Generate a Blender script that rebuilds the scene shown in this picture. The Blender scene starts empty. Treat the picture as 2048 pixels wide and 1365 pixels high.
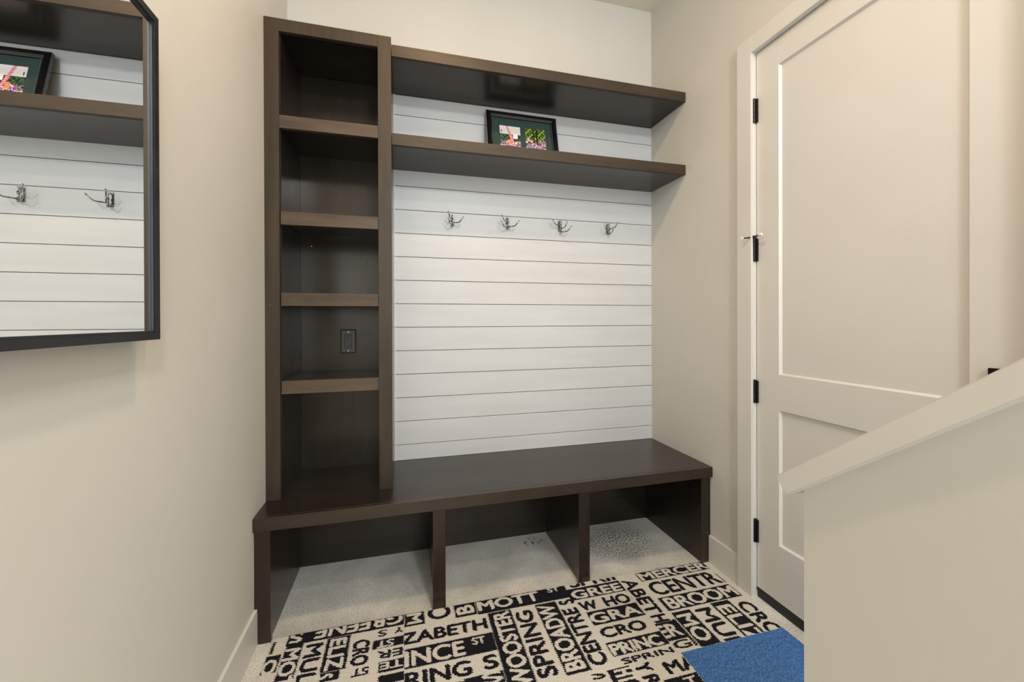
import bpy, bmesh, math, random
import numpy as np
from mathutils import Matrix, Vector
random.seed(7)
sc = bpy.context.scene
COL = sc.collection
# ------------------------------------------------------------------ camera
cam_d = bpy.data.cameras.new('camera'); cam = bpy.data.objects.new('camera', cam_d); COL.objects.link(cam)
YAW, PITCH, ROLL = 0.2421, -0.00287, -0.0032
fwd = Vector((math.sin(YAW), math.cos(YAW), 0)); right = Vector((math.cos(YAW), -math.sin(YAW), 0)); up = Vector((0, 0, 1))
fwd, up = fwd*math.cos(PITCH)+up*math.sin(PITCH), up*math.cos(PITCH)-fwd*math.sin(PITCH)
right, up = right*math.cos(ROLL)+up*math.sin(ROLL), up*math.cos(ROLL)-right*math.sin(ROLL)
m = Matrix((right, up, -fwd)).transposed().to_4x4(); m.translation = Vector((0.56295, -2.13739, 1.25529))
cam.matrix_world = m
cam_d.sensor_width = 36; cam_d.lens = 766.292*36/2048
cam_d.shift_x = (1024-995.606)/2048; cam_d.shift_y = (642.258-682.5)/2048
cam_d.clip_start = 0.02
sc.camera = cam
# ------------------------------------------------------------------ light and exposure
world = bpy.data.worlds.new('world'); sc.world = world; world.use_nodes = True
world.node_tree.nodes['Background'].inputs[0].default_value = (0.8, 0.9, 1, 1)
world.node_tree.nodes['Background'].inputs[1].default_value = 0.3
vs = sc.view_settings
vs.view_transform = 'Standard'; vs.look = 'None'; vs.gamma = 1; vs.use_curve_mapping = False
vs.exposure = -0.87
def area(name, loc, aim, sx, sy, power, color, shape='RECTANGLE', spread=math.pi):
    l = bpy.data.lights.new(name, 'AREA'); l.shape = shape; l.size = sx
    if shape in ('RECTANGLE', 'ELLIPSE'): l.size_y = sy
    l.energy = power; l.color = color; l.spread = spread
    o = bpy.data.objects.new(name, l); COL.objects.link(o); o.location = loc
    o.rotation_euler = (Vector(aim)-Vector(loc)).to_track_quat('-Z', 'Y').to_euler()
    return o
area('ceiling_lamp_near', (.80, -1.34, 3.195), (.80, -1.34, 0), .16, .16, 34, (1, .74, .48), 'DISK')
area('ceiling_lamp_mid', (1.55, -2.45, 3.195), (1.55, -2.45, 0), .16, .16, 24, (1, .90, .76), 'DISK')
area('landing_lamp', (1.2, -3.7, 3.15), (1.1, -1.6, 1.6), .3, .3, 66, (.95, .97, 1), 'DISK')
area('rear_window_light', (1.2, -4.33, 1.75), (1.1, 0, 1.6), 1.6, 2.2, 90, (.80, .90, 1))
# ------------------------------------------------------------------ materials
def mat(name, rgb, rough=.6, metal=0, coat=0, spec=.5):
    m = bpy.data.materials.new(name); m.use_nodes = True
    b = m.node_tree.nodes['Principled BSDF']
    b.inputs['Base Color'].default_value = (*rgb, 1); b.inputs['Roughness'].default_value = rough
    b.inputs['Metallic'].default_value = metal; b.inputs['Coat Weight'].default_value = coat
    b.inputs['Specular IOR Level'].default_value = spec
    return m
def nd(m, t, **k):
    n = m.node_tree.nodes.new(t)
    for a, v in k.items():
        if hasattr(n, a): setattr(n, a, v)
        else: n.inputs[a.replace('_', ' ')].default_value = v
    return n
def coords(m, scale=(1, 1, 1)):
    tc = nd(m, 'ShaderNodeNewGeometry'); mp = nd(m, 'ShaderNodeMapping')
    mp.inputs['Scale'].default_value = scale
    m.node_tree.links.new(tc.outputs['Position'], mp.inputs[0]); return mp.outputs[0]
def vary(m, src, c0, c1, lo=.35, hi=.65, target='Base Color'):
    r = nd(m, 'ShaderNodeValToRGB'); r.color_ramp.elements[0].position = lo; r.color_ramp.elements[1].position = hi
    r.color_ramp.elements[0].color = (*c0, 1); r.color_ramp.elements[1].color = (*c1, 1)
    L = m.node_tree.links; L.new(src, r.inputs[0])
    if target: L.new(r.outputs[0], m.node_tree.nodes['Principled BSDF'].inputs[target])
    return r
def bump(m, src, strength, dist=.002):
    b = nd(m, 'ShaderNodeBump'); b.inputs['Strength'].default_value = strength; b.inputs['Distance'].default_value = dist
    m.node_tree.links.new(src, b.inputs['Height']); m.node_tree.links.new(b.outputs[0], m.node_tree.nodes['Principled BSDF'].inputs['Normal'])
def noise(m, scale, detail=3, vec=(1, 1, 1), rough=.5):
    n = nd(m, 'ShaderNodeTexNoise'); n.inputs['Scale'].default_value = scale; n.inputs['Detail'].default_value = detail
    n.inputs['Roughness'].default_value = rough
    m.node_tree.links.new(coords(m, vec), n.inputs['Vector']); return n.outputs['Fac']
def g3(v, t=(1, 1, 1)): return tuple(v*a for a in t)

M_wall = mat('greige_wall_paint', (.60, .55, .475), .55, spec=.35)
vary(M_wall, noise(M_wall, 1.7, 3), (.635, .612, .555), (.665, .642, .585)); bump(M_wall, noise(M_wall, 160, 3), .12, .0012)
M_ceil = mat('ceiling_paint', (.78, .73, .64), .8)
bump(M_ceil, noise(M_ceil, 200, 2), .15, .001)
M_trim = mat('greige_trim_paint', (.62, .575, .51), .35, spec=.5)
vary(M_trim, noise(M_trim, 3, 2), (.69, .665, .625), (.71, .685, .645))
M_board = mat('white_board_paint', (.78, .77, .75), .42)
vary(M_board, noise(M_board, 3, 4, (.6, 1, 6)), (.60, .605, .605), (.64, .645, .645)); bump(M_board, noise(M_board, 60, 3, (.1, 1, 1)), .05, .001)
def wood(name, k, vec):
    m = mat(name, (.04, .03, .022), .33, spec=.45)
    vary(m, noise(m, 22, 6, vec, .62), g3(k, (.0105, .0075, .0055)), g3(k, (.023, .0165, .0115)), .3, .72)
    n2 = noise(m, 7, 4, vec); r = nd(m, 'ShaderNodeMapRange'); r.inputs['To Min'].default_value = .24 if k < 2 else .42; r.inputs['To Max'].default_value = .34 if k < 2 else .55
    m.node_tree.links.new(n2, r.inputs[0]); m.node_tree.links.new(r.outputs[0], m.node_tree.nodes['Principled BSDF'].inputs['Roughness'])
    bump(m, noise(m, 260, 3, vec), .04, .0004)
    m.node_tree.nodes['Principled BSDF'].inputs['Specular Tint'].default_value = (1, .86, .70, 1)  # warm tint imitates the reflection of warm walls in the wood
    m.node_tree.nodes['Principled BSDF'].inputs['Coat Weight'].default_value = .25 if k < 2 else 0; m.node_tree.nodes['Principled BSDF'].inputs['Coat Roughness'].default_value = .16
    return m
M_wx = wood('espresso_wood_long_grain', 1, (.12, 1, 1))
M_wz = wood('espresso_wood_upright_grain', 1, (1, 1, .12))  # both grain tones darkened to imitate shade inside the openings
M_wface = wood('espresso_wood_lit_worn_edge', 4.6, (.15, 1, 1))  # lighter copy of the wood: lamplight on the edges painted in, plus wear
M_wfacez = wood('espresso_wood_lit_worn_stile', 2.2, (1, 1, .12))  # stile tone raised to paint in the lamplight, with some wear
def specks(m, scale=11):
    L = m.node_tree.links; b = m.node_tree.nodes['Principled BSDF']; src = b.inputs['Base Color'].links[0].from_socket
    v = nd(m, 'ShaderNodeTexVoronoi'); v.inputs['Scale'].default_value = scale; L.new(coords(m), v.inputs['Vector'])
    c = nd(m, 'ShaderNodeMath', operation='LESS_THAN'); c.inputs[1].default_value = .014; L.new(v.outputs['Distance'], c.inputs[0])
    x = nd(m, 'ShaderNodeMix', data_type='RGBA'); L.new(c.outputs[0], x.inputs[0]); L.new(src, x.inputs[6]); x.inputs[7].default_value = (.5, .42, .32, 1)
    L.new(x.outputs[2], b.inputs['Base Color'])
M_wlong = wood('espresso_wood_lit_shelf_front', 2.3, (.15, 1, 1))  # lighter copy; light falling on the shelf fronts is put into the colour
M_wnose = wood('espresso_wood_scuffed_nosing', 1.4, (.12, 1, 1)); specks(M_wnose, 16)
specks(M_wfacez, 9)
M_raw = mat('unfinished_wood_edge', (.30, .16, .06), .7); vary(M_raw, noise(M_raw, 30, 3, (1, .1, 1)), (.22, .11, .04), (.36, .2, .08))
M_floor = mat('sealed_concrete', (.33, .31, .27), .33, spec=.5)
def build_floor():
    m = M_floor; L = m.node_tree.links
    a = vary(m, noise(m, 3.5, 6, rough=.6), (.58, .56, .51), (.84, .80, .72), .36, .62, None)
    s = nd(m, 'ShaderNodeTexNoise'); s.inputs['Scale'].default_value = 170; s.inputs['Detail'].default_value = 4
    L.new(coords(m), s.inputs['Vector'])
    r = nd(m, 'ShaderNodeValToRGB'); r.color_ramp.elements[0].position = .30; r.color_ramp.elements[1].position = .47
    r.color_ramp.elements[0].color = (.30, .29, .28, 1); r.color_ramp.elements[1].color = (1, 1, 1, 1)
    L.new(s.outputs['Fac'], r.inputs[0])
    x = nd(m, 'ShaderNodeMix', data_type='RGBA', blend_type='MULTIPLY'); x.inputs['Factor'].default_value = .8
    L.new(a.outputs[0], x.inputs[6]); L.new(r.outputs[0], x.inputs[7])
    # worn speckled patch in the right hand cubby (a stain with a shape of its own)
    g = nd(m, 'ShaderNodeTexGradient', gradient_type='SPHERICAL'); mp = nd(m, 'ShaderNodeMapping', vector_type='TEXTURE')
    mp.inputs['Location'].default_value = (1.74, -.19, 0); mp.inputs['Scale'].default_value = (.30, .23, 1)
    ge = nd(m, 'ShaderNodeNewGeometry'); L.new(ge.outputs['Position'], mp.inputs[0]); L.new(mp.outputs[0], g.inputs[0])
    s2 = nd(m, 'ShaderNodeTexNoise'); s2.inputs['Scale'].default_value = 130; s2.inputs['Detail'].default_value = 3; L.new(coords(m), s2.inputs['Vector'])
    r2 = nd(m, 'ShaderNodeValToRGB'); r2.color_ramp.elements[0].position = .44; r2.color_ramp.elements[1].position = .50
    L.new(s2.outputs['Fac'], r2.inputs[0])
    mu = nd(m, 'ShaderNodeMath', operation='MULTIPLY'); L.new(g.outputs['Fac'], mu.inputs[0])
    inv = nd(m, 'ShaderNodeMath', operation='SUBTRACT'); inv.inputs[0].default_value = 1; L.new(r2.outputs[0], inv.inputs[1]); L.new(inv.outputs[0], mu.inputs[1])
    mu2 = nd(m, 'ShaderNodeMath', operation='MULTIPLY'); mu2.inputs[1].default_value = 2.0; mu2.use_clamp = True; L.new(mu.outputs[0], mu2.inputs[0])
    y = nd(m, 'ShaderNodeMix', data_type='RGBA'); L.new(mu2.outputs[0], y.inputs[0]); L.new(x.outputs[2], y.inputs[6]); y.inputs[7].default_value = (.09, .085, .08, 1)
    # small brown spill mark in the middle cubby
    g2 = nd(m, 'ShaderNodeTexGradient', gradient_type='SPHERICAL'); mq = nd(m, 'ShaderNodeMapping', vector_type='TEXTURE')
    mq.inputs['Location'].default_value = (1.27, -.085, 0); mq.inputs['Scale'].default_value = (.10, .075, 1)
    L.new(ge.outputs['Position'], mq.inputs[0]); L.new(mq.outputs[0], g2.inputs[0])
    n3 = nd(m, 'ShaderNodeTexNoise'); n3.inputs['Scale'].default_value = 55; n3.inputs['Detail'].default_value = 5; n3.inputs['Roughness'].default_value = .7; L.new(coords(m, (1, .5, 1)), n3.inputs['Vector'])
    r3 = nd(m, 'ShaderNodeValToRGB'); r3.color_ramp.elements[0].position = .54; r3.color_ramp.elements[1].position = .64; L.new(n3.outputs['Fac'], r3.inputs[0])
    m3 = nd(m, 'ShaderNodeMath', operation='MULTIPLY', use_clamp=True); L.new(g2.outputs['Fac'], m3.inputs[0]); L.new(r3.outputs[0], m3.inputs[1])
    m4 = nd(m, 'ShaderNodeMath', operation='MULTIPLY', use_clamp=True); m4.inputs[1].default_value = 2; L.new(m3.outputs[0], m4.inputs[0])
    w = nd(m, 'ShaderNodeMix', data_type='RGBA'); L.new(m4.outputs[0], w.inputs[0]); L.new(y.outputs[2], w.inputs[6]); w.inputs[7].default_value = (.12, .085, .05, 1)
    L.new(w.outputs[2], m.node_tree.nodes['Principled BSDF'].inputs['Base Color'])
    bump(m, s.outputs['Fac'], .08, .001)
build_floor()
M_cream = mat('cream_carpet_pile', (.60, .54, .46), .95, spec=.1)
vary(M_cream, noise(M_cream, 420, 3), (.56, .51, .44), (.92, .86, .77), .3, .7); bump(M_cream, noise(M_cream, 400, 2), .8, .004)
M_black = mat('black_carpet_pile', (.012, .012, .016), .95, spec=.1)
vary(M_black, noise(M_black, 420, 3), (.004, .004, .007), (.03, .03, .036), .35, .75); bump(M_black, noise(M_black, 400, 2), .8, .004)
M_blue = mat('blue_carpet_pile', (.05, .12, .33), .95, spec=.1)
vary(M_blue, noise(M_blue, 330, 3, (1, .35, 1)), (.03, .085, .25), (.12, .29, .66), .32, .68); bump(M_blue, noise(M_blue, 330, 2, (1, .35, 1)), 1, .005)
M_frame = mat('black_brown_frame_wood', (.014, .012, .015), .4); vary(M_frame, noise(M_frame, 30, 4, (1, .1, 1)), (.007, .006, .009), (.017, .014, .016)); bump(M_frame, noise(M_frame, 90, 3, (1, .06, 1)), .12, .001)
M_frame2 = mat('dark_frame_lip', (.010, .012, .018), .4)
M_mirror = mat('mirror_silver', (.93, .95, .95), .0, 1)
M_pframe = mat('black_lacquer', (.006, .006, .007), .16, coat=.6)
M_mat = mat('green_mount_card', (.022, .048, .043), .8)
M_chrome = mat('polished_chrome', (.42, .425, .44), .08, 1)  # base darkened to stand in for dark surroundings mirrored in the metal
M_hinge = mat('black_hinge_metal', (.012, .011, .012), .3, .6)
M_bronze = mat('dark_bronze_plastic', (.05, .038, .03), .38)
M_slot = mat('dark_slot', (.003, .003, .003), .6)
M_rub = mat('white_rubber', (.8, .8, .78), .5)
M_sweep = mat('black_rubber_sweep', (.01, .009, .009), .5)
def vcol_mat():
    m = mat('printed_photo', (1, 1, 1), .3); a = nd(m, 'ShaderNodeVertexColor', layer_name='print')
    m.node_tree.links.new(a.outputs[0], m.node_tree.nodes['Principled BSDF'].inputs['Base Color']); return m
M_photo = vcol_mat()
# ------------------------------------------------------------------ helpers
def link(name, me, m, parent=None, kind=None, label=None):
    o = bpy.data.objects.new(name, me); COL.objects.link(o)
    if m and not me.materials: me.materials.append(m)
    if parent: o.parent = parent
    if kind: o['kind'] = kind
    if label: o['label'] = label
    return o
def boxes(name, bl, m, parent=None, kind=None, label=None, bev=.0012, origin=None):
    bm = bmesh.new()
    for (x0, y0, z0, x1, y1, z1) in bl:
        r = bmesh.ops.create_cube(bm, size=1)
        for v in r['verts']:
            v.co = Vector(((x0+x1)/2+v.co.x*(x1-x0), (y0+y1)/2+v.co.y*(y1-y0), (z0+z1)/2+v.co.z*(z1-z0)))
    if bev: bmesh.ops.bevel(bm, geom=bm.edges[:], offset=bev, segments=1, affect='EDGES')
    return bmo(name, bm, m, parent, kind, label)
def bmo(name, bm, m, parent=None, kind=None, label=None, smooth=False):
    bmesh.ops.recalc_face_normals(bm, faces=bm.faces[:])
    me = bpy.data.meshes.new(name); 
    if smooth:
        for f in bm.faces: f.smooth = True
    bm.to_mesh(me); bm.free(); return link(name, me, m, parent, kind, label)
def empty(name, loc, label, cat, group=None):
    o = bpy.data.objects.new(name, None); COL.objects.link(o); o.location = loc; o.empty_display_size = .05
    o['label'] = label; o['category'] = cat
    if group: o['group'] = group
    return o
def under(root, *objs):      # children built in world space: keep them where they stand
    for o in objs:
        o.parent = root; o.matrix_parent_inverse = Matrix.Translation(-root.location)
def prism(bm, pts, axis, a, b):
    def co(p, t): return {0: (t, p[0], p[1]), 1: (p[0], t, p[1]), 2: (p[0], p[1], t)}[axis]
    v0 = [bm.verts.new(co(p, a)) for p in pts]; v1 = [bm.verts.new(co(p, b)) for p in pts]
    bm.faces.new(v0); bm.faces.new(v1[::-1]); n = len(pts)
    for i in range(n): bm.faces.new((v0[i], v1[i], v1[(i+1) % n], v0[(i+1) % n]))
def tube(bm, pts, r, n=10):
    rings = []; pts = [Vector(p) for p in pts]
    for i, p in enumerate(pts):
        d = (pts[min(i+1, len(pts)-1)]-pts[max(i-1, 0)]).normalized()
        a = d.orthogonal().normalized() if i == 0 else (pa - d*pa.dot(d)).normalized()
        pa = a; b = d.cross(a)
        rr = r[i] if isinstance(r, (list, tuple)) else r
        rings.append([bm.verts.new(p+(a*math.cos(t)+b*math.sin(t))*rr) for t in [2*math.pi*k/n for k in range(n)]])
    for i in range(len(rings)-1):
        for k in range(n): bm.faces.new((rings[i][k], rings[i][(k+1) % n], rings[i+1][(k+1) % n], rings[i+1][k]))
    bm.faces.new(rings[0][::-1]); bm.faces.new(rings[-1])
W, H, B = 2.1028, 3.2083, .0118
YR = -4.4
# ================================================================== the room
boxes('floor', [(-.12, YR-.12, -.1, W+.3, .13, 0)], M_floor, kind='structure', bev=0)
boxes('ceiling', [(-.12, YR-.12, H, W+.3, .13, H+.1)], M_ceil, kind='structure', bev=0)
boxes('wall_left', [(-.12, YR, 0, 0, .13, H)], M_wall, kind='structure', bev=0)
wb = boxes('wall_back', [(0, .022, 0, W, .13, 2.474), (0, 0, 2.474, W, .13, H)], M_wall, kind='structure', bev=0)
boxes('wall_rear', [(-.12, YR-.12, 0, W+.3, YR, H)], M_wall, kind='structure', bev=0)
DH, DF, DT = -.735, -1.533, 2.4525     # door opening: hinge side, latch side, head
boxes('wall_right', [(W, DH, 0, W+.12, .13, H), (W, YR, 0, W+.12, DF, H), (W, DF, DT, W+.12, DH, H)], M_wall, kind='structure', bev=0)
# shiplap boards: each its own piece, with a recessed joint
P0, SP = .5787, .1275
z = .4955; k = 0; edges = [.4955] + [P0+i*SP for i in range(15)] + [2.472]
for i in range(len(edges)-1):
    z0, z1 = edges[i]+.0015, edges[i+1]-.0015
    if i == 0: z0 = edges[0]
    boxes('shiplap_board', [(.5143, 0.0004*random.random(), z0, W, .0225, z1)], M_board, wb, bev=.0009)
boxes('corner_bead', [(.5143, -.005, .4955, .5215, .002, 2.0655), (.5143, -.005, 2.1191, .5215, .002, 2.472)], M_board, wb, bev=.0008)
# baseboards and casing
boxes('baseboard_left', [(0, YR, 0, B, -.479, .1383)], M_trim, kind='structure', bev=.001)
boxes('baseboard_right', [(W-B, -.6605, 0, W, -.479, .1383)], M_trim, kind='structure', bev=.001)
CX = W-.018
bm = bmesh.new()
cas = boxes('trim_1', [(CX, DH, 0, W+.0, -.6605, 2.527)], M_trim, kind='structure', bev=.001)
boxes('head_casing', [(CX, -1.61, DT, W, DH, 2.527)], M_trim, cas, bev=.001)
boxes('latch_casing', [(CX, -1.61, 0, W, DF, DT)], M_trim, cas, bev=.001)
boxes('jamb', [(CX+.004, DH-.0025, 0, W+.12, DH+.02, DT+.01)], M_trim, cas, bev=.0005)
boxes('jamb', [(CX+.004, DF-.02, 0, W+.12, DF+.0, DT+.01)], M_trim, cas, bev=.0005)
boxes('head_jamb', [(CX+.004, DF, DT-.0005, W+.12, DH, DT+.02)], M_trim, cas, bev=.0005)
# ---------------- door (closed) in the right wall, two recessed panels
XD = 2.1105; Y0, Y1 = DH-.006, DF+.004; ZB, ZT = .0475, 2.448
px0, px1 = -.845, -1.408
door = bpy.data.objects.new('door_1', None); COL.objects.link(door); door.location = (XD, Y0, 0); door['kind'] = 'structure'
XB = XD+.035
kids = [boxes('stile', [(XD, px0, ZB, XB, Y0, ZT)], M_trim, bev=.0006), boxes('stile', [(XD, Y1, ZB, XB, px1, ZT)], M_trim, bev=.0006)]
for (a, b) in ((2.3356, ZT), (.8653, 1.0182), (ZB, .2887)):
    kids.append(boxes('rail', [(XD, px1, a, XB, px0, b)], M_trim, bev=.0006))
for (a, b) in ((1.0182, 2.3356), (.2887, .8653)):
    bm = bmesh.new(); s, dpt = .006, .011           # sloped edge down to a sunken field
    o4 = [(px0, a), (px1, a), (px1, b), (px0, b)]; i4 = [(px0-s, a+s), (px1+s, a+s), (px1+s, b-s), (px0-s, b-s)]
    vo = [bm.verts.new((XD+.0015, y, q)) for y, q in o4]; vi = [bm.verts.new((XD+dpt, y, q)) for y, q in i4]; vb = [bm.verts.new((XB-.004, y, q)) for y, q in o4]
    bm.faces.new(vi)
    for i in range(4):
        j = (i+1) % 4; bm.faces.new((vo[i], vo[j], vi[j], vi[i])); bm.faces.new((vo[i], vo[j], vb[j], vb[i]))
    bm.faces.new(vb)
    kids.append(bmo('door_panel', bm, M_trim))
kids.append(boxes('door_sweep', [(XD+.004, Y1, .002, XB, Y0, ZB-.001)], M_sweep, bev=.0005, label='black rubber sweep'))
kids.append(boxes('door_sweep_lip', [(XD-.002, Y1, .034, XD+.004, Y0, ZB-.001)], M_sweep, bev=.0005))
def hinge(z0, z1):
    bm = bmesh.new(); n = 5; h = (z1-z0)/n
    for i in range(n):
        tube(bm, [(2.0995, DH-.0035, z0+i*h+.0006), (2.0995, DH-.0035, z0+(i+1)*h-.0006)], .0062, 12)
    tube(bm, [(2.0995, DH-.0035, z1-.001), (2.0995, DH-.0035, z1+.003)], [.0045, .003], 10)
    for (xa, xb, ya, yb) in ((2.0995, 2.118, DH-.0045, DH-.0022),):
        r = bmesh.ops.create_cube(bm, size=1)
        for v in r['verts']: v.co = Vector(((xa+xb)/2+v.co.x*(xb-xa), (ya+yb)/2+v.co.y*(yb-ya), (z0+z1)/2+v.co.z*(z1-z0)))
    r = bmesh.ops.create_cube(bm, size=1)
    for v in r['verts']: v.co = Vector((2.106+v.co.x*.009, DH-.0105+v.co.y*.009, (z0+z1)/2-.001+v.co.z*(z1-z0-.004)))
    return bmo('hinge', bm, M_hinge, label='black door hinge')
for (a, b) in ((2.137, 2.245), (1.514, 1.618), (.877, .980), (.250, .353)): kids.append(hinge(a, b))
bm = bmesh.new()
hz = 1.624
tube(bm, [(2.0995, DH-.0035, 1.618), (2.0995, DH-.0035, 1.630)], .0085, 12)
tube(bm, [(2.0995, DH-.0035, hz), (2.086, DH-.020, hz), (2.080, DH-.045, hz+.001)], .0028, 8)
tube(bm, [(2.0995, DH-.0035, hz), (2.080, DH+.008, hz-.001), (2.066, DH+.020, hz-.002)], .0028, 8)
stop = bmo('hinge_stop', bm, M_hinge, label='hinge pin stop with white tips')
kids.append(stop)
bm = bmesh.new()
tube(bm, [(2.080, DH-.045, hz+.001), (2.081, DH-.057, hz+.001)], [.007, .0065], 12)
tube(bm, [(2.066, DH+.020, hz-.002), (2.062, DH+.029, hz-.003)], [.007, .0065], 12)
tip = bmo('rubber_tip', bm, M_rub, label='white rubber tips')
# lever set near the latch edge
kids.append(boxes('handle_plate', [(XD-.010, -1.512, 1.000, XD, -1.4475, 1.1205)], M_hinge, bev=.001, label='black square handle plate'))
bm = bmesh.new(); tube(bm, [(XD-.009, -1.480, 1.030), (XD-.055, -1.480, 1.030)], .010, 14); tube(bm, [(XD-.052, -1.472, 1.030), (XD-.052, -1.39, 1.030)], .008, 10)
kids.append(bmo('lever', bm, M_hinge, label='black lever'))
under(door, *kids)
tip.parent = stop
# ---------------- low wall beside the stairs with its sloping cap
sl = (1.2072-.933)/(1.8354-1.5103)
def capz(y): return .933+(-1.5103-y)*sl
WX0, WX1, WY, WY2 = 1.3234, 1.438, -1.5536, -2.85
perp = .0495
bm = bmesh.new()
prism(bm, [(WY, 0), (WY, .9225), (WY2, .9225+(WY-WY2)*sl), (WY2, 0)], 0, WX0, WX1)
bmo('wall_stair', bm, M_wall, kind='structure')
bm = bmesh.new()
prism(bm, [(-1.5103, .933), (-1.5326, .9018+.0005), (WY2, .9018+(-1.5326-WY2)*sl), (WY2, capz(WY2))], 0, 1.3034, 1.458)
bmesh.ops.bevel(bm, geom=bm.edges[:], offset=.002, segments=2, affect='EDGES')
bmo('trim_2', bm, M_trim, kind='structure')
# ================================================================== storage bench
D, HB, TB, LD = .4947, .495, .0522, -.4789
bench = empty('storage_bench', (1.05, -.25, 0), 'long dark brown built-in bench with three open cubbies above the concrete floor', 'bench')
ps = [boxes('bench_top', [(0.0005, -D+.018, HB-TB, W-.0005, 0, HB)], M_wx, bev=.0008),
      boxes('nosing', [(0.0005, -D, HB-TB, W-.0005, -D+.0176, HB-.0004)], M_wnose, bev=.0012)]
def post(outline): 
    bm = bmesh.new(); prism(bm, outline, 1, LD, LD+.02); bmesh.ops.bevel(bm, geom=bm.edges[:], offset=.0008, segments=1, affect='EDGES'); return bm
ZU = HB-TB
def upright(out, pan):
    p = bmo('front_post', post(out), M_wz); q = boxes('end_panel' if pan[4] else 'divider', [(pan[0], LD+.0205, pan[2], pan[1], -.008, pan[3])], M_wz, bev=.0006)
    return [p, q]
ps += upright([(.0005, .1385), (.0118, .1385), (.0118, 0), (.0575, 0), (.0575, ZU), (.0005, ZU)], (.0122, .0515, 0, ZU, 1))
ps += upright([(.683, 0), (.737, 0), (.737, ZU), (.683, ZU)], (.6935, .729, .012, ZU, 0))
ps += upright([(1.3635, 0), (1.4190, 0), (1.4190, ZU), (1.3635, ZU)], (1.3745, 1.410, .012, ZU, 0))
ps += upright([(2.0460, 0), (W-.0122, 0), (W-.0122, .1385), (W-.0012, .1385), (W-.0012, ZU), (2.0460, ZU)], (2.0500, W-.0122, 0, ZU, 1))
ps.append(boxes('raw_edge', [(.6925, LD+.021, 0, .7295, -.009, .012)], M_raw, bev=.0004, label='unfinished light wood bottom edge'))
ps.append(boxes('raw_edge', [(1.3735, LD+.021, 0, 1.4105, -.009, .012)], M_raw, bev=.0004, label='unfinished light wood bottom edge'))
for a, b in ((.0517, .6933), (.7292, 1.3743), (1.4102, 2.0498)):
    ps.append(boxes('back_panel', [(a, -.010, 0, b, 0, ZU)], M_wx, bev=.0004))
under(bench, *ps)
# ================================================================== shelf tower
tw = empty('shelf_tower', (.257, -.17, HB), 'tall narrow dark brown shelf tower with five openings standing on the bench', 'bookcase')
TX, TD, TZ = .5143, -.3457, 2.531
ps = [boxes('stile', [(.0005, TD, HB, .0575, TD+.02, TZ)], M_wfacez, bev=.0008),
      boxes('stile', [(.4565, TD, HB, TX, TD+.02, TZ)], M_wfacez, bev=.0008),
      boxes('top_rail', [(.0577, TD, 2.4775, .4563, TD+.02, TZ)], M_wfacez, bev=.0008),
      boxes('side_panel', [(.0005, TD+.0203, HB, .0590, 0, TZ-.001)], M_wz, bev=.0004),
      boxes('side_panel', [(.4575, TD+.0203, HB, TX-.0003, 0, TZ-.001)], M_wz, bev=.0004),
      boxes('top_panel', [(.0592, TD+.0203, 2.4975, .4573, 0, TZ-.001)], M_wx, bev=.0004),
      boxes('back_panel', [(.0592, -.008, HB, .4573, 0, 2.497)], M_wz, bev=.0004)]
fx = boxes('fixed_shelf', [(.0592, TD+.0203, 2.0895, .4573, -.0083, 2.124)], M_wx, bev=.0004)
ps += [fx, boxes('shelf_rail', [(.0577, TD, 2.070, .4563, TD+.02, 2.1245)], M_wface, bev=.0008)]
for (a, b) in ((1.6625, 1.7187), (1.317, 1.3732), (.9415, .9973)):
    s = boxes('shelf', [(.0608, -.3215, b-.026, .4555, -.0085, b)], M_wx, bev=.0006)
    e = boxes('shelf_edge', [(.0608, -.3420, a, .4555, -.3217, b)], M_wface, bev=.001)
    ps.append(s); e.parent = s
ps += [s for s in []]
under(tw, *ps)
# small pale shelf-pin holes and nail marks of the tower
for (x, zz) in ((.345, 2.275), (.110, 1.634)):
    bm = bmesh.new(); bmesh.ops.create_cone(bm, cap_ends=True, radius1=.003, radius2=.003, depth=.0012, segments=10, matrix=Matrix.Translation((x, -.0086, zz)) @ Matrix.Rotation(math.pi/2, 4, 'X'))
    under(tw, bmo('shelf_pin', bm, M_rub, label='small pale shelf pin'))
# ================================================================== two long wall shelves
for nm, (a, b), lab in (('wall_shelf', (2.4729, 2.5261), 'upper of the two long dark brown wall shelves, with nothing on it'),
                        ('wall_shelf', (2.0655, 2.1191), 'lower long dark brown wall shelf, holding the framed photographs')):
    r = empty(nm, (1.3, -.15, a), lab, 'shelf', None)
    under(r, boxes('shelf_board', [(TX+.0005, -.2868, a, W-.0008, 0, b)], M_wx, bev=.0006),
          boxes('front_edge', [(TX+.0005, -.3054, a-.0004, W-.0008, -.2872, b)], M_wlong, bev=.001))
# ================================================================== electrical outlet
ox, oz, oy = .285, 1.145, -.0083
ou = empty('power_outlet', (ox, oy, oz), 'dark brown double power outlet in the fourth opening of the shelf tower', 'outlet')
bm = bmesh.new()
w, h = .0373, .061
prism(bm, [(-w, -h), (w, -h), (w, h), (-w, h)], 1, 0, -.0022); 
vv = [bm.verts.new((sx*(w-.0045), -.0062, sz*(h-.0045))) for sx, sz in ((-1, -1), (1, -1), (1, 1), (-1, 1))]
vo = [bm.verts.new((sx*w, -.0022, sz*h)) for sx, sz in ((-1, -1), (1, -1), (1, 1), (-1, 1))]
bm.faces.new(vv)
for i in range(4): bm.faces.new((vo[i], vo[(i+1) % 4], vv[(i+1) % 4], vv[i]))
pt = bmo('cover_plate', bm, M_bronze, ou)
boxes('plate_surround', [(-w-.0015, -.0010, -h-.0015, w+.0015, 0, h+.0015)], M_slot, ou, bev=0)
boxes('receptacle_gap', [(-.0180, -.0069, -.0347, .0180, -.005, .0347)], M_slot, ou, bev=0)
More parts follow.
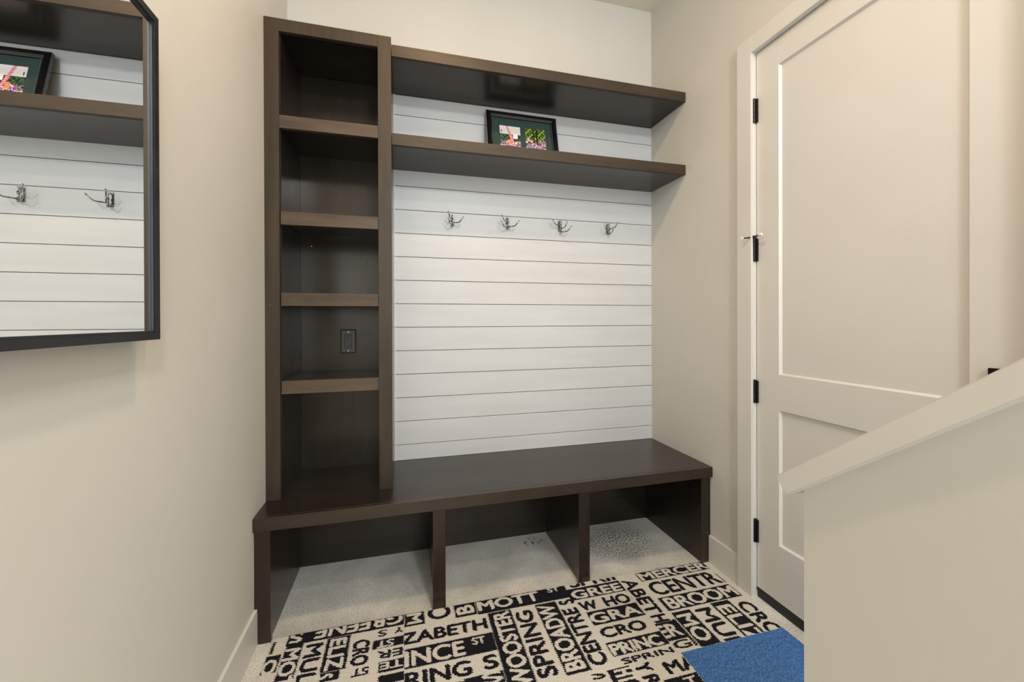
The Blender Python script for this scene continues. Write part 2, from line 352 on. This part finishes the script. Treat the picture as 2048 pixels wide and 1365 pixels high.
rc = boxes('receptacle', [(-.0168, -.0082, -.0335, .0168, -.006, .0335)], M_bronze, ou, bev=.0012)
boxes('reset_button', [(-.0125, -.0092, -.0022, -.0015, -.008, .0022)], M_bronze, rc, bev=.0004)
boxes('test_button', [(.0015, -.0092, -.0022, .0125, -.008, .0022)], M_bronze, rc, bev=.0004)
sl_ = []
for cz in (.019, -.019):
    sl_ += [(-.0078, -.0086, cz-.001, -.0058, -.008, cz+.0075), (.0052, -.0086, cz, .0072, -.008, cz+.0065), (-.0024, -.0086, cz-.0085, .0024, -.008, cz-.0042)]
[boxes('plug_slot', [(q[0]-.0005, q[1], q[2]-.0004, q[3]+.0005, q[4], q[5]+.0004)], M_slot, rc, bev=0) for q in sl_]
for cz in (.0485, -.0485):
    bm = bmesh.new(); tube(bm, [(0, -.006, cz), (0, -.0076, cz)], .0034, 12); bmo('screw', bm, M_chrome, ou, label='small shiny screw')
# ================================================================== coat hooks
HOOKS = [(.830, [(-25, 1.835), (48.5, 1.815), (-25.5, 1.802)], 'chrome three-armed coat hook nearest to the shelf tower'),
         (1.151, [(-46.5, 1.838), (-48, 1.804), (40, 1.811)], 'second chrome coat hook from the shelf tower, two arms turned left'),
         (1.474, [(-65, 1.837), (7, 1.818), (33, 1.797)], 'third chrome coat hook from the shelf tower, two arms turned right'),
         (1.7917, [(14.5, 1.833), (-53, 1.821), (-9, 1.803)], 'chrome coat hook nearest to the right wall')]
for hx, arms, lab in HOOKS:
    r = empty('coat_hook', (hx, 0, 1.8138), lab, 'hook', 'chrome coat hooks on the white boards')
    boxes('back_plate', [(-.0125, -.004, -.0325, .0125, .0004, .0325)], M_chrome, r, bev=.0012)
    bm = bmesh.new(); tube(bm, [(0, -.018, -.029), (0, -.018, .029)], .0032, 12)
    for zz in (-.026, .026):
        q = bmesh.ops.create_cube(bm, size=1)
        for v in q['verts']: v.co = Vector((v.co.x*.012, -.0105+v.co.y*.017, zz+v.co.z*.006))
    bmo('bracket', bm, M_chrome, r)
    zs = sorted([a[1] for a in arms], reverse=True)
    for th, zt in arms:
        t = math.radians(th); s_, c_ = math.sin(t), math.cos(t); z0 = zt-1.8138-.0225
        bm = bmesh.new()
        tube(bm, [(0, -.018, z0-.006), (0, -.018, z0+.006)], .0055, 12)
        pr = [(.004, 0), (.030, -.001), (.043, -.001), (.050, .002), (.058, .010), (.070, .0225)]
        tube(bm, [(s_*a, -.018-c_*a, z0+b) for a, b in pr], [.0033, .0033, .0033, .0034, .0033, .0030], 8)
        bmesh.ops.create_uvsphere(bm, u_segments=8, v_segments=6, radius=.004, matrix=Matrix.Translation((s_*.071, -.018-c_*.071, z0+.0235)))
        bmo('hook_arm', bm, M_chrome, r, smooth=True)
# ================================================================== framed photographs on the lower shelf
FW, FH = .4185, .3180
pf = empty('picture_frame', (1.226, -.092, 2.1193), 'black frame with two small photographs on green card, leaning on the lower wall shelf', 'picture')
pf.rotation_euler = (-math.atan2(.070, .310), 0, math.radians(.4))
x0, x1 = -FW/2, FW/2; fb = .034
bm = bmesh.new()
# moulding: outer edge high, inner edge low, mitred
prof = [(0, 0), (0, -.016), (.006, -.021), (.022, -.019), (fb-.004, -.012), (fb, -.012), (fb, 0)]
def ring(bm, prof, x0, x1, z0, z1):
    R = []
    for (i, d) in prof:
        R.append([bm.verts.new(c) for c in ((x0+i, d, z0+i), (x1-i, d, z0+i), (x1-i, d, z1-i), (x0+i, d, z1-i))])
    n = len(R)
    for a in range(n):
        b = (a+1) % n
        for k in range(4): bm.faces.new((R[a][k], R[a][(k+1) % 4], R[b][(k+1) % 4], R[b][k]))
ring(bm, prof, x0, x1, 0, FH); bmo('moulding', bm, M_pframe, pf)
bm = bmesh.new(); ring(bm, [(fb-.004, -.0115), (fb-.004, -.0135), (fb-.001, -.0135), (fb-.001, -.0115)], x0, x1, 0, FH)
bmo('inner_bead', bm, mat('grey_bead', (.35, .37, .42), .15, .8), pf, label='thin silvery inner bead')
boxes('backing', [(x0+.004, -.001, .004, x1-.004, .003, FH-.004)], M_bronze, pf, bev=0)
boxes('mount_card', [(x0+fb-.002, -.006, fb-.002, x1-fb+.002, -.0015, FH-fb+.002)], M_mat, pf, bev=0, label='dark green mount card')
def photo(px, pz, w, h, fn, lab, nx=48, nz=60):
    vs_, fs, cs = [], [], []
    for j in range(nz):
        for i in range(nx):
            a, b = px+w*i/nx, px+w*(i+1)/nx; c, d = pz+h*j/nz, pz+h*(j+1)/nz; n = len(vs_)
            vs_ += [(a, -.0064, c), (b, -.0064, c), (b, -.0064, d), (a, -.0064, d)]; fs.append((n, n+1, n+2, n+3))
            cs += list(fn((i+.5)/nx, (j+.5)/nz))+[1]
            cs += cs[-4:]; cs += cs[-4:]; cs += cs[-4:]
    me = bpy.data.meshes.new('photograph'); me.from_pydata(vs_, [], fs)
    ca = me.color_attributes.new('print', 'FLOAT_COLOR', 'CORNER'); ca.data.foreach_set('color', cs)
    link('photograph', me, M_photo, pf, label=lab)
rg = random.Random(3)
blob = [(rg.random(), rg.random(), rg.uniform(.02, .06), rg.choice([(.8, .1, .1), (.9, .9, .9), (.05, .05, .1), (.1, .15, .5), (.85, .45, .3), (.02, .02, .03), (.9, .85, .8), (.4, .1, .5)])) for _ in range(420)]
def crowd(u, v, top):
    for (a, b, r_, c) in blob:
        if b < top and (a-u)**2+((b-v)*1.2)**2 < r_*r_*.5: return c
    return (.25, .2, .2)
def foliage(u, v, seed):
    q = math.sin(u*37+seed)*math.cos(v*41+seed*2)+math.sin(u*71+v*53+seed)+.6*math.sin(u*19-v*23)
    if q > .8: return (.50, .62, .12)
    if q > 0: return (.12, .25, .03)
    return (.01, .03, .01)
def fn1(u, v):   # street race: pale buildings, red and white balloon column, runner and crowd
    cx = .44+(.78-v)*.42
    if v > .18 and abs(u-cx) < .055: return (.75, .03, .08) if int((v*1.0+u*.5)*34) % 2 else (.9, .6, .65)
    if (u-.46)**2*1.6+(v-.36)**2 < .012: return (.75, .30, .14)
    if .13 < v < .32 and abs(u-(.50+(.25-v)*.9)) < .045: return (.8, .42, .28)
    if v < .14: return (.92, .9, .88) if math.sin(u*40) > -.4 else (.6, .08, .08)
    if v < .40: return crowd(u, v, 1)
    if v < .66 and not (.62 < u < .86 and v > .5): return (.02, .05, .02) if foliage(u, v, 2)[0] < .2 else (.14, .2, .12)
    if .62 < u < .86 and v < .72: return (.85, .82, .85)
    if .06 < u < .1 and .72 < v < .84: return (.1, .1, .12)
    return (.82, .74, .72) if v < .92 else (.86, .78, .80)
def fn2(u, v):   # park: sunlit trees above a crowd
    if abs(u-.40) < .035 and v > .42: return (.03, .012, .01)
    if abs(u-.56) < .035 and v > .40: return (.035, .015, .012)
    if v > .50+.08*math.sin(u*9): return foliage(u, v, 5)
    if (u-.74)**2+(v-.36)**2 < .0035: return (.25, .05, .45)
    if (u-.17)**2+((v-.24)*.8)**2 < .010: return (.25, .25, .32)
    return crowd(u, v, 1)
photo(-.1340, .080, .1205, .1560, fn1, 'left photograph of a runner before a red balloon column')
photo(.0160, .080, .1215, .1560, fn2, 'right photograph of a crowd below green trees')
# ================================================================== wall mirror
mx = .052; MY1, MY0, MZ0, MZ1 = -1.1562, -1.93, 1.2155, 1.9076
mr = empty('wall_mirror', (0, -1.55, MZ0), 'large rectangular mirror in a deep black-brown wooden frame on the left wall', 'mirror')
def yz_ring(name, prof, m, lab=None):      # prof: (inset, x)
    bm = bmesh.new(); R = []
    for i, d in prof:
        R.append([bm.verts.new(c) for c in ((d, MY1-i, MZ0+i), (d, MY0+i, MZ0+i), (d, MY0+i, MZ1-i), (d, MY1-i, MZ1-i))])
    n = len(R)
    for a in range(n):
        for k in range(4): bm.faces.new((R[a][k], R[a][(k+1) % 4], R[(a+1) % n][(k+1) % 4], R[(a+1) % n][k]))
    o = bmo(name, bm, m, label=lab); under(mr, o); return o
f = yz_ring('frame', [(0, .0005), (0, mx), (.0150, mx), (.0150, .0460), (.012, .0460), (.012, .0005)], M_frame)
yz_ring('inner_lip', [(.0152, .0500), (.0190, .0500), (.0190, .0458), (.0152, .0458)], M_frame2)
g = boxes('mirror_glass', [(.040, MY0+.0135, MZ0+.0135, .0455, MY1-.0135, MZ1-.0135)], M_mirror, bev=0); under(mr, g)
# ================================================================== rug of carpet tiles
RUG=[
 ('R', 0, 1, 0.1238, -0.5322, 0.5627, -0.4567),
 ('T', 0, 0, 'GREENE', 180, 0.5560, -0.4620, 0.3350, 0.0600),
 ('T', 0, 0, 'S', 180, 0.1765, -0.4720, 0.0460, 0.0510),
 ('R', 0, 0, 0.1537, -0.5397, 0.5626, -0.5358),
 ('R', 0, 1, 0.0671, -0.4795, 0.1232, -0.4708),
 ('R', 0, 1, 0.0737, -0.5559, 0.084, -0.5005),
 ('R', 0, 1, 0.0694, -0.6407, 0.1203, -0.5653),
 ('T', 0, 0, 'OR', 270, 0.0700, -0.5817, 0.1150, 0.0460),
 ('R', 0, 1, 0.128, -0.6821, 0.1876, -0.5303),
 ('T', 0, 0, 'MOTT', 270, 0.1300, -0.5480, 0.2100, 0.0540),
 ('T', 0, 1, 'MULB', 270, 0.2010, -0.5452, 0.2150, 0.0600),
 ('R', 0, 1, 0.2731, -0.6846, 0.3579, -0.5343),
 ('T', 0, 0, 'ELIZ', 270, 0.2870, -0.5400, 0.1400, 0.0600),
 ('R', 0, 0, 0.2831, -0.7216, 0.3532, -0.686),
 ('R', 0, 1, 0.2764, -0.7209, 0.3407, -0.6864),
 ('T', 0, 0, 'S', 270, 0.2665, -0.6911, 0.0193, 0.0539),
 ('T', 0, 1, 'CRO', 270, 0.3749, -0.57, 0.1139, 0.0595),
 ('T', 0, 1, 'ST', 180, 0.4387, -0.6969, 0.0585, 0.0316),
 ('T', 0, 1, 'Y', 180, 0.558, -0.5424, 0.0336, 0.028),
 ('T', 0, 1, 'S', 180, 0.4942, -0.5425, 0.033, 0.0311),
 ('R', 0, 1, 0.4457, -0.6281, 0.561, -0.5874),
 ('T', 0, 0, 'ST', 180, 0.5226, -0.5938, 0.0642, 0.0328),
 ('T', 0, 1, 'ER', 180, 0.5551, -0.642, 0.0908, 0.0351),
 ('R', 0, 1, 0.4727, -0.7333, 0.5621, -0.6892),
 ('T', 0, 0, 'TE', 180, 0.558, -0.6932, 0.0823, 0.0313),
 ('R', 0, 1, 0.4744, -0.7802, 0.562, -0.7457),
 ('R', 1, 1, 0.5638, -0.5485, 0.6444, -0.4787),
 ('T', 1, 0, 'M', 270, 0.5740, -0.4820, 0.0560, 0.0600),
 ('T', 1, 1, 'O', 0, 0.6599, -0.5375, 0.0944, 0.0732),
 ('R', 1, 1, 0.7705, -0.5506, 0.8624, -0.4751),
 ('T', 1, 0, 'B', 90, 0.852, -0.5376, 0.0489, 0.0725),
 ('R', 1, 1, 0.8655, -0.5561, 1.2862, -0.4803),
 ('T', 1, 0, 'MOTT', 0, 0.8715, -0.5389, 0.2791, 0.0558),
 ('T', 1, 0, 'ST', 0, 1.1974, -0.5078, 0.0577, 0.0284),
 ('T', 1, 1, 'ZABETH', 0, 0.5502, -0.6348, 0.3409, 0.056),
 ('R', 1, 1, 0.5632, -0.7414, 0.902, -0.6575),
 ('T', 1, 0, 'INCE', 0, 0.5644, -0.7333, 0.2205, 0.0669),
 ('T', 1, 0, 'ST', 0, 0.8153, -0.6997, 0.0521, 0.0332),
 ('T', 1, 1, 'RING', 0, 0.5654, -0.8165, 0.2304, 0.0600),
 ('T', 1, 1, 'S', 0, 0.8410, -0.8125, 0.0520, 0.0580),
 ('R', 1, 1, 0.7028, -0.8866, 0.9013, -0.8277),
 ('T', 1, 0, 'S S', 0, 0.6937, -0.8662, 0.1999, 0.0398),
 ('R', 1, 1, 0.9037, -0.9018, 1.0031, -0.5599),
 ('T', 1, 0, 'WOOSTER', 90, 0.9933, -0.9069, 0.3445, 0.0699),
 ('T', 1, 1, 'SPRING', 90, 1.0879, -0.892, 0.311, 0.0712),
 ('R', 1, 1, 1.1119, -0.9028, 1.2072, -0.5631),
 ('T', 1, 0, 'BROADW', 90, 1.1939, -0.8904, 0.3185, 0.0745),
 ('T', 1, 1, 'CENTRE', 90, 1.2832, -0.8934, 0.2782, 0.0671),
 ('T', 1, 1, 'S', 90, 1.2872, -0.5927, 0.0269, 0.0674),
 ('T', 1, 1, 'SPRIN', 0, 1.3123, -0.5035, 0.2978, 0.0691),
 ('R', 1, 1, 1.2778, -0.5793, 1.5552, -0.5102),
 ('T', 1, 0, 'GREE', 0, 1.2941, -0.5732, 0.2464, 0.0515),
 ('T', 1, 1, 'W', 0, 1.2981, -0.6455, 0.081, 0.0508),
 ('T', 1, 1, 'HO', 0, 1.4158, -0.6469, 0.1215, 0.0551),
 ('R', 1, 1, 1.3089, -0.7278, 1.546, -0.6555),
 ('T', 1, 0, 'GRA', 0, 1.3118, -0.7185, 0.229, 0.0531),
 ('T', 1, 1, 'CRO', 0, 1.3174, -0.793, 0.198, 0.049),
 ('R', 1, 1, 1.3091, -0.8757, 1.5671, -0.8145),
 ('T', 1, 0, 'PRINC', 0, 1.3158, -0.8717, 0.2144, 0.0496),
 ('R', 2, 1, 1.5383, -0.8664, 1.6416, -0.7797),
 ('T', 2, 0, 'ER', 0, 1.5408, -0.8518, 0.0905, 0.0617),
 ('T', 1, 1, 'SPRIN', 0, 1.3282, -0.9133, 0.2117, 0.0244),
 ('T', 2, 1, 'G', 0, 1.556, -0.907, 0.0716, 0.0358),
 ('T', 2, 1, 'ABET', 270, 1.5600, -0.5160, 0.2150, 0.0680),
 ('T', 2, 1, 'H', 270, 1.5600, -0.7378, 0.0400, 0.0680),
 ('R', 2, 1, 1.6373, -0.9077, 1.6487, -0.7763),
 ('R', 2, 1, 1.6534, -0.5448, 2.0413, -0.4869),
 ('T', 2, 0, 'MERCER', 0, 1.661, -0.5398, 0.38, 0.0505),
 ('T', 2, 1, 'CENTR', 0, 1.6622, -0.6427, 0.3612, 0.0836),
 ('R', 2, 1, 2.0325, -0.6446, 2.0429, -0.5806),
 ('R', 2, 1, 1.6546, -0.7344, 2.0366, -0.6578),
 ('T', 2, 0, 'BROOM', 0, 1.6727, -0.7275, 0.3598, 0.065),
 ('R', 2, 1, 1.6546, -0.9190, 1.7440, -0.7460),
 ('T', 2, 0, 'MO', 270, 1.6640, -0.7620, 0.1350, 0.0700),
 ('T', 2, 1, 'MULB', 270, 1.7640, -0.7540, 0.2600, 0.0720),
 ('R', 2, 1, 1.8560, -0.9190, 1.9490, -0.7400),
 ('T', 2, 0, 'ELIZ', 270, 1.8680, -0.7600, 0.2000, 0.0700),
 ('T', 2, 1, 'CROS', 270, 1.9660, -0.7640, 0.2250, 0.0680),
 ('T', 3, 1, 'S', 0, 1.1929, -0.9418, 0.0488, 0.0319),
 ('R', 3, 1, 1.2564, -0.9907, 1.3445, -0.9117),
 ('T', 3, 0, 'HT', 270, 1.2764, -0.9236, 0.0543, 0.0748),
 ('T', 3, 1, 'Y', 270, 1.3593, -0.921, 0.036, 0.0612),
 ('T', 3, 1, 'R', 270, 1.3608, -0.9694, 0.0373, 0.0581),
 ('T', 3, 1, 'MA', 0, 1.4637, -0.9861, 0.1285, 0.0484),
 ('R', 3, 1, 1.4242, -1.0402, 1.5586, -0.9993),
 ('T', 3, 0, 'T', 0, 1.493, -1.0361, 0.0479, 0.0276),
]
TB_ = [(.0700, -.9190, .5616, -.4795), (.5616, -.9190, 1.5505, -.4795), (1.5505, -.9190, 2.0395, -.4795), (.5616, -1.4150, 1.5607, -.9190)]
rug = empty('rug', (1.06, -.93, 0), 'black and cream lettered rug with one plain blue corner on the concrete floor', 'rug')
def text_tris(s):
    cu = bpy.data.curves.new('t', 'FONT'); cu.body = s; cu.size = 1; cu.space_character = .98
    o = bpy.data.objects.new('t', cu); COL.objects.link(o); bpy.context.view_layer.update()
    dg = bpy.context.evaluated_depsgraph_get(); me = bpy.data.meshes.new_from_object(o.evaluated_get(dg))
    me.calc_loop_triangles()
    co = np.array([v.co[:2] for v in me.vertices]); tr = np.array([t.vertices[:] for t in me.loop_triangles])
    bpy.data.objects.remove(o); bpy.data.curves.remove(cu); bpy.data.meshes.remove(me)
    lo, hi = co.min(0), co.max(0); cap = .73 if hi[1] < .8 else hi[1]
    co = (co-[lo[0], 0])/[hi[0]-lo[0], hi[1] if hi[1] > .5 else .7]
    return co, tr
_cache = {}
CE = .0021
def pattern(ti):
    x0, y0, x1, y1 = TB_[ti]; nx = int((x1-x0)/CE); ny = int((y1-y0)/CE)
    gx, gy = np.meshgrid(x0+(np.arange(nx)+.5)*CE, y0+(np.arange(ny)+.5)*CE)
    rs = np.random.RandomState(ti+5)
    # knitted look: every stitch row and column is shifted a little
    jr = rs.uniform(-1, 1, ny)*.0016; jc = rs.uniform(-1, 1, nx)*.0009
    alt = ((np.arange(ny)//2) % 2*2-1)*.0019; altc = ((np.arange(nx)//2) % 2*2-1)*.0006
    X = gx+(jr+alt)[:, None]; Y = gy+(jc+altc)[None, :]
    g = np.zeros((ny, nx), np.uint8)
    for e in RUG:
        if e[1] != ti: continue
        if e[0] == 'R':
            _, _, c, a, b, p, q = e; g[(X >= a) & (X <= p) & (Y >= b) & (Y <= q)] = c
        else:
            _, _, c, s, ori, ax, ay, L, Hh = e
            if s not in _cache: _cache[s] = text_tris(s)
            co, tr = _cache[s]; t = math.radians(ori); dx = np.array([round(math.cos(t)), round(math.sin(t))]); dy = np.array([-dx[1], dx[0]])
            n_ = 2 if Hh > .045 else 1; e_ = n_*CE*.5
            P = np.array([ax, ay])+(co[:, :1]*(L-2*e_)+e_)*dx+(co[:, 1:]*(Hh-2*e_)+e_)*dy
            mk = np.zeros((ny, nx), bool)
            for T in P[tr]:
                lo, hi = T.min(0)-.004, T.max(0)+.004
                i0, i1 = max(0, int((lo[0]-x0)/CE)), min(nx, int((hi[0]-x0)/CE)+1); j0, j1 = max(0, int((lo[1]-y0)/CE)), min(ny, int((hi[1]-y0)/CE)+1)
                if i0 >= i1 or j0 >= j1: continue
                xx, yy = X[j0:j1, i0:i1], Y[j0:j1, i0:i1]
                d = [(T[(k+1) % 3][0]-T[k][0])*(yy-T[k][1])-(T[(k+1) % 3][1]-T[k][1])*(xx-T[k][0]) for k in range(3)]
                ins = ((d[0] >= 0) & (d[1] >= 0) & (d[2] >= 0)) | ((d[0] <= 0) & (d[1] <= 0) & (d[2] <= 0))
                mk[j0:j1, i0:i1] |= ins
            for _ in range(n_):
                q = mk.copy(); q[1:] |= mk[:-1]; q[:, 1:] |= mk[:, :-1]; mk = q
            mk = np.roll(mk, (-(n_//2), -(n_//2)), (0, 1)); g[mk] = c
    V, F = [], []
    for j in range(ny):
        r = np.flatnonzero(np.diff(np.concatenate(([0], g[j], [0]))))
        for a, b in zip(r[::2], r[1::2]):
            n = len(V); xa, xb = x0+a*CE, x0+b*CE; ya, yb = y0+j*CE, y0+(j+1)*CE
            V += [(xa, ya, .0146), (xb, ya, .0146), (xb, yb, .0146), (xa, yb, .0146)]; F.append((n, n+1, n+2, n+3))
    me = bpy.data.meshes.new('lettering'); me.from_pydata(V, [], F); return me
for ti, (x0, y0, x1, y1) in enumerate(TB_):
    t = boxes('carpet_tile', [(x0+.0002, y0+.0002, .0002, x1-.0002, y1-.0002, .014)], M_cream, bev=.0008); under(rug, t)
    o = link('lettering', pattern(ti), M_black, t, label='black woven street-name lettering')
t = boxes('carpet_tile', [(1.5609, -1.4148, .0002, 2.0393, -.9192, .0146)], M_blue, bev=.0008, label='plain blue carpet tile'); under(rug, t)
